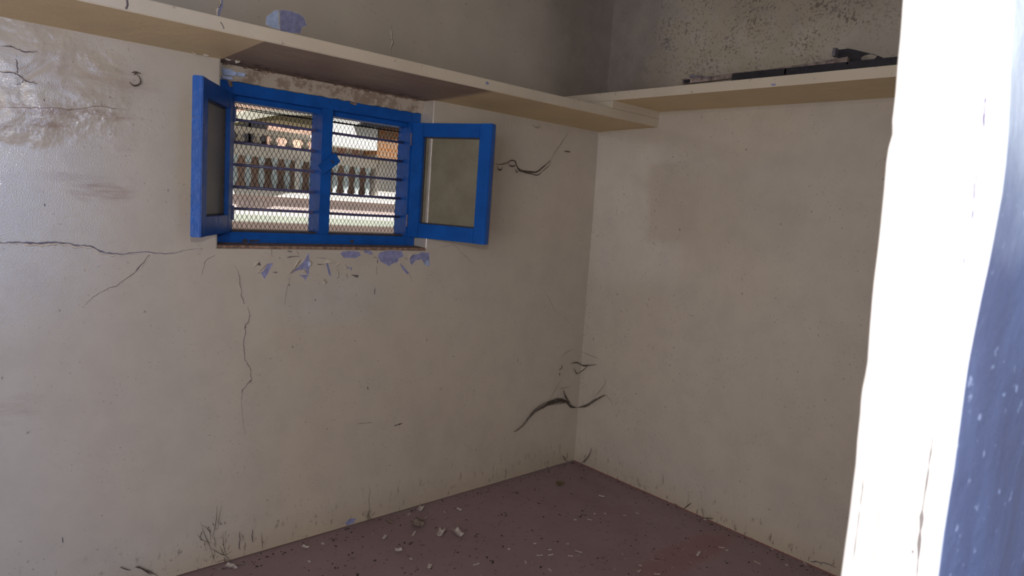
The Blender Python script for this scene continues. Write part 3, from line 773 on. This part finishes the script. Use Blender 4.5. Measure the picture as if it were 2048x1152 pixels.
for p in small:
    thin = random.random() < .5
    chip(*p, random.uniform(.004, .008) if thin else random.uniform(.009, .014), random.uniform(.022, .036) if thin else random.uniform(.012, .018), random.uniform(0, 3.14), M_CHIP, .002,
         'tiny pale paint fragment lying flat on the dark red floor', 'tiny paint fragments on the floor')
def specks(name, pts, mat, label, smin, smax, aspect):
    f = BM()
    for (x, y) in pts:
        if x > -.008 or y > -.008: continue
        a_ = random.uniform(0, 3.14); s = random.uniform(smin, smax)*random.choice((.5, .7, 1)); h = s*random.uniform(.15, .4); n = 5
        asp = random.uniform(1, aspect); ca, sa = math.cos(a_), math.sin(a_); ring = []; top = f.verts.new((x, y, h))
        for k in range(n):
            r_ = s*random.uniform(.7, 1.2); u_, v_ = r_*asp*math.cos(k*2*math.pi/n), r_*math.sin(k*2*math.pi/n)
            ring.append(f.verts.new((x+u_*ca-v_*sa, y+u_*sa+v_*ca, .0002)))
        for k in range(n): f.faces.new((ring[k], ring[(k+1) % n], top))
    return props(obj(name, f, mat), label, 'debris', kind='stuff')
pts = []
for k in range(900):
    px, py = random.uniform(380, 1690), random.uniform(925, 1190); p = atZ(px, py); pts.append((p.x, p.y))
for k in range(260):   # along the foot of both walls
    x = -random.random()*3; pts.append((x, -abs(random.gauss(0, .035))-.01)); y = -random.random()*2.2; pts.append((-abs(random.gauss(0, .03))-.01, y))
for c in [k7(80,290), k7(455,412), k7(180,493), k7(555,645), k7(850,650), k7(1240,670), k7(20,412), k6(1655,598), k6(935,525), k6(640,605), k6(1860,650), k6(1990,250), k6(1390,545), k6(940,690), k6(1765,505)]:
    for j in range(9):
        p = atZ(c[0]+random.gauss(0, 4), c[1]+random.gauss(0, 1.6)); pts.append((p.x, p.y))
specks('dust_specks', pts, plain('black_dust', (.03, .024, .022), .9), 'scattered black dust and dirt specks on the dark red floor', .0015, .0058, 2.2)
pts = []
for k in range(150):
    px, py = random.gauss(1330, 70), random.gauss(1120, 26); p = atZ(px, py); pts.append((p.x, p.y))
for k in range(160):
    px, py = random.uniform(430, 1620), random.uniform(960, 1190); p = atZ(px, py); pts.append((p.x, p.y))
specks('plaster_crumbs', pts, plain('pale_crumbs', (.38, .33, .31), .8), 'fine pale plaster crumbs sprinkled over the floor, densest right of centre', .0012, .003, 5)
# moss tuft
f = BM(); p = atZ(*k7(325,243))
for k in range(60):
    a_, r_ = random.uniform(0, 6.28), random.uniform(.1, 1)*.028
    b = Vector((p.x+r_*math.cos(a_), p.y+r_*math.sin(a_), .001)); tube(f, [b, b+Vector((random.uniform(-.01, .01), random.uniform(-.01, .01), random.uniform(.006, .018)))], .0012, 3)
props(obj('dry_tuft', f, plain('ochre_fluff', (.16, .12, .05), .9)), 'small ochre tuft of dry fluff on the floor before the corner', 'fluff')

# ------------------------------------------------------------------ outside: the building across the yard
YB = 6.0
M_WHITE = plain('white_masonry', (.80, .76, .72), .8, .06, 3)
M_MINT = plain('pale_mint_wall', (.50, .54, .47), .8, .08, 3)
M_PINK = plain('pinkish_wall', (.60, .50, .49), .8, .07, 4)
M_BRN = plain('brown_recess_wall', (.66, .47, .38), .85, .25, 3)
M_BAL = plain('grey_blue_baluster', (.66, .76, .80), .8, .2, 6)
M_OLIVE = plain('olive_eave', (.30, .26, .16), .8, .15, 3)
M_BUFF = plain('buff_fascia', (.46, .45, .38), .8, .1, 3)
M_DARK = plain('dark_opening', (.02, .02, .025), .6)
def brick_material():
    g = G('orange_brick')
    b = g.n.new('ShaderNodeTexBrick'); b.inputs['Scale'].default_value = 4.5
    b.inputs['Color1'].default_value = (.42, .17, .06, 1); b.inputs['Color2'].default_value = (.33, .19, .11, 1); b.inputs['Mortar'].default_value = (.32, .26, .2, 1)
    g.t.links.new(g.vm('MULTIPLY', g.pos, (1, 1, 1)), b.inputs['Vector'])
    x = g.n.new('ShaderNodeMapping'); x.inputs['Rotation'].default_value = (math.pi/2, 0, 0); g.t.links.new(g.pos, x.inputs[0]); g.t.links.new(x.outputs[0], b.inputs['Vector'])
    return g.out(b.outputs[0], .8)
M_BRICK = brick_material()
def zb(px, py, y=YB): return atY(px, py, y).z
def xb(px, py, y=YB): return atY(px, py, y).x
XL, XR = -4.0, 4.6
Zw1t, Zw1b = zb(470, 251.6), zb(470, 265.5)
Zr1b = zb(470, 286)
Zw2t, Zw2b = zb(470, 287), zb(470, 308.5)
Zbb = zb(470, 374)
Zw3b = zb(470, 388); Zpb = zb(470, 420); Zw4b = zb(470, 442.5); Zd = zb(470, 446)
bld = empty('balcony_building')
def bpart(name, mat, *boxes, b=0):
    f = BM()
    for bx in boxes: box(f, *bx)
    if b: bev(f, b)
    return obj(name, f, mat, bld)
bpart('recess_wall', M_BRN, ((XL, YB+.55, Zbb), (XR, YB+.75, 6.5)))
bpart('floor_slab', M_WHITE, ((XL, YB, Zbb-.02), (XR, YB+.55, Zbb)), ((XL, YB-.06, Zw3b), (XR, YB+.55, Zbb-.02)))
bpart('lower_wall', M_PINK, ((XL, YB+.04, Zpb), (XR, YB+.2, Zw3b)))
bpart('plinth', M_WHITE, ((XL, YB-.05, Zw4b), (XR, YB+.2, Zpb)))
bpart('step_groove', M_MINT, ((XL, YB-.058, (Zw4b+Zpb)/2-.06), (XR, YB-.05, (Zw4b+Zpb)/2+.02)))
bpart('base_wall', M_PINK, ((XL, YB+.1, -.2), (XR, YB+.2, Zw4b)))
bpart('upper_slab', M_WHITE, ((XL, YB+.2, Zr1b-.1), (XR, YB+.55, Zr1b)), b=.01)
props(bld, 'pinkish white building across the yard behind the balustrades', 'building')
def balustrade(name, zt, zb_, zl, x0, x1, sp, mat, label, rmat=M_WHITE):
    r = empty(name, (0, YB, 0))
    f = BM(); box(f, (x0, -.03, zt), (x1, .15, zl)); box(f, (x0, -.05, zt+.5*(zl-zt)), (x1, .16, zl)); obj('top_rail', f, rmat, r)
    f = BM(); H = zt-zb_
    prof = [(.032, 0), (.052, .02), (.052, .07), (.030, .09), (.052, .2), (.068, .34), (.062, .46), (.040, .60), (.030, .70), (.048, .74), (.034, .78), (.06, .86), (.072, 1.0)]
    lathe(f, [(a_*sp/.2*.78, zb_+b_*H) for a_, b_ in prof], 0, 0, 10)
    me = None; x = x0+sp/2; first = obj('baluster', f, mat, r, smooth=True, loc=(x, .06, 0))
    x += sp
    while x < x1-sp*.4:
        c = first.copy(); COL.objects.link(c); c.location = (x, .06, 0); x += sp
    return props(r, label, 'balustrade')
sp = xb(577, 345)-xb(551.5, 343)
x_first = xb(472, 345)-sp/2
bl = balustrade('balustrade', Zw2b, Zbb+.001, Zw2t, x_first-sp*6, xb(752, 350), sp, M_BAL, 'lower grey-white vase balustrade seen through the window mesh')
balustrade('balustrade', Zw1b+.02, Zr1b, Zw1t+.001, x_first-sp*6, XR-.5, sp*1.25, M_WHITE, 'upper short white balustrade across the yard under the eave')
f = BM(); box(f, (xb(754,350), -.05, Zbb+.001), (xb(830,350), .16, Zw2t)); obj('end_pier', f, M_WHITE, bl)
f = BM(); box(f, (xb(587,340), -.06, Zbb+.001), (xb(596,340), -.04, Zw2b)); obj('white_post', f, M_WHITE, bl)  # thin strip standing in for the white post between the balusters
# dark openings in the recess behind the upper balustrade
for px in (478, 513, 545):
    f = BM(); x = xb(px, 275); box(f, (x-.14, YB+.45, Zr1b+.001), (x+.10, YB+.5495, Zw1b+.3)); obj('dark_panel', f, M_DARK, bld)
# far roof overhang
ov = empty('roof_overhang')
f = BM(); YO = 5.2
P = [atY(a_, b_, YO) for a_, b_ in ((455,236),(505,219),(540,220),(650,226),(650,232),(560,229),(455,248))]
prism(f, P, (0, 1.0, 0)); obj('fascia', f, M_BUFF, ov)
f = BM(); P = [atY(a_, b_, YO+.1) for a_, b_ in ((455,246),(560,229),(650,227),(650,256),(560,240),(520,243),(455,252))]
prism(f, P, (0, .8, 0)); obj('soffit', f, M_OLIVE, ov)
props(ov, 'buff sloping concrete roof overhang at the top left of the window view', 'roof')
f = BM(); P = [atY(a_, b_, 7.2) for a_, b_ in ((440,262),(520,256),(640,272),(640,228),(560,238),(520,240),(440,240))]
prism(f, P, (0, .3, 0)); props(obj('eave_wall', f, M_MINT), 'pale mint wall under the roof overhang across the yard', 'wall')
# bluish glazed block at the far left
gz = empty('glazed_block')
f = BM(); y = 9.0
a_ = atY(430, 242, y); b_ = atY(513, 190, y); box(f, (a_.x, y, -.12), (b_.x, y+2, b_.z+.8)); obj('glass_front', f, plain('blue_glazing', (.16, .27, .50), .2, .3, 3), gz)
f = BM(); 
for k in range(7):
    x = a_.x+(b_.x-a_.x)*(k+.3)/6.6; box(f, (x-.04, y-.05, a_.z-1), (x+.04, y, b_.z+.8))
obj('glazing_bar', f, plain('pale_blue_bars', (.45, .62, .75), .5), gz)
props(gz, 'blue glazed block farthest left beyond the roof overhang', 'building')
# white wall block in the right opening
f = BM(); y = 5.6
tl = atY(640, 215, y); brp = atY(754, 299.5, y); box(f, (atY(648, 298, y).x, y, zb(669, 291, y)), (brp.x, y+.3, zb(669, 220, y)+.6)); 
props(obj('white_wall_block', f, plain('bright_limewash', (.86, .86, .82), .8, .05, 2)), 'bright white wall block hanging over the balustrade in the right opening', 'wall')
f = BM(); y = 5.48
P = [atY(a1, b1, y) for a1, b1 in ((716,252),(733,243),(728,236),(850,236),(850,262),(790,256))]
prism(f, P, (0, .119, 0)); props(obj('dark_eave', f, M_DARK), 'dark eave slab at the top of the right window opening', 'eave')
f = BM(); y = 5.6
box(f, (xb(757, 290, y), y, zb(757, 318, y)), (xb(800, 290, y), y+.4, zb(757, 240, y))); props(obj('brick_column', f, M_BRICK), 'orange brick column at the right of the window view', 'column')
# service cable close outside the left opening
f = BM(); tube(f, [(WX0-.12, .233, 1.935), (WX0, .236, 1.931), (-2.0, .237, 1.925), (-1.8, .237, 1.928), (WX1, .236, 1.93), (WX1+.1, .233, 1.932)], .0022, 5)
props(obj('service_cable', f, M_DARK), 'thin black cable crossing the window top on the outer wall', 'cable')
# yard
f = BM(); box(f, (-30, .23, -.3), (40, 40, -.12)); struct('ground', f, plain('yard_concrete', (.42, .40, .36), .9, .1, 1))
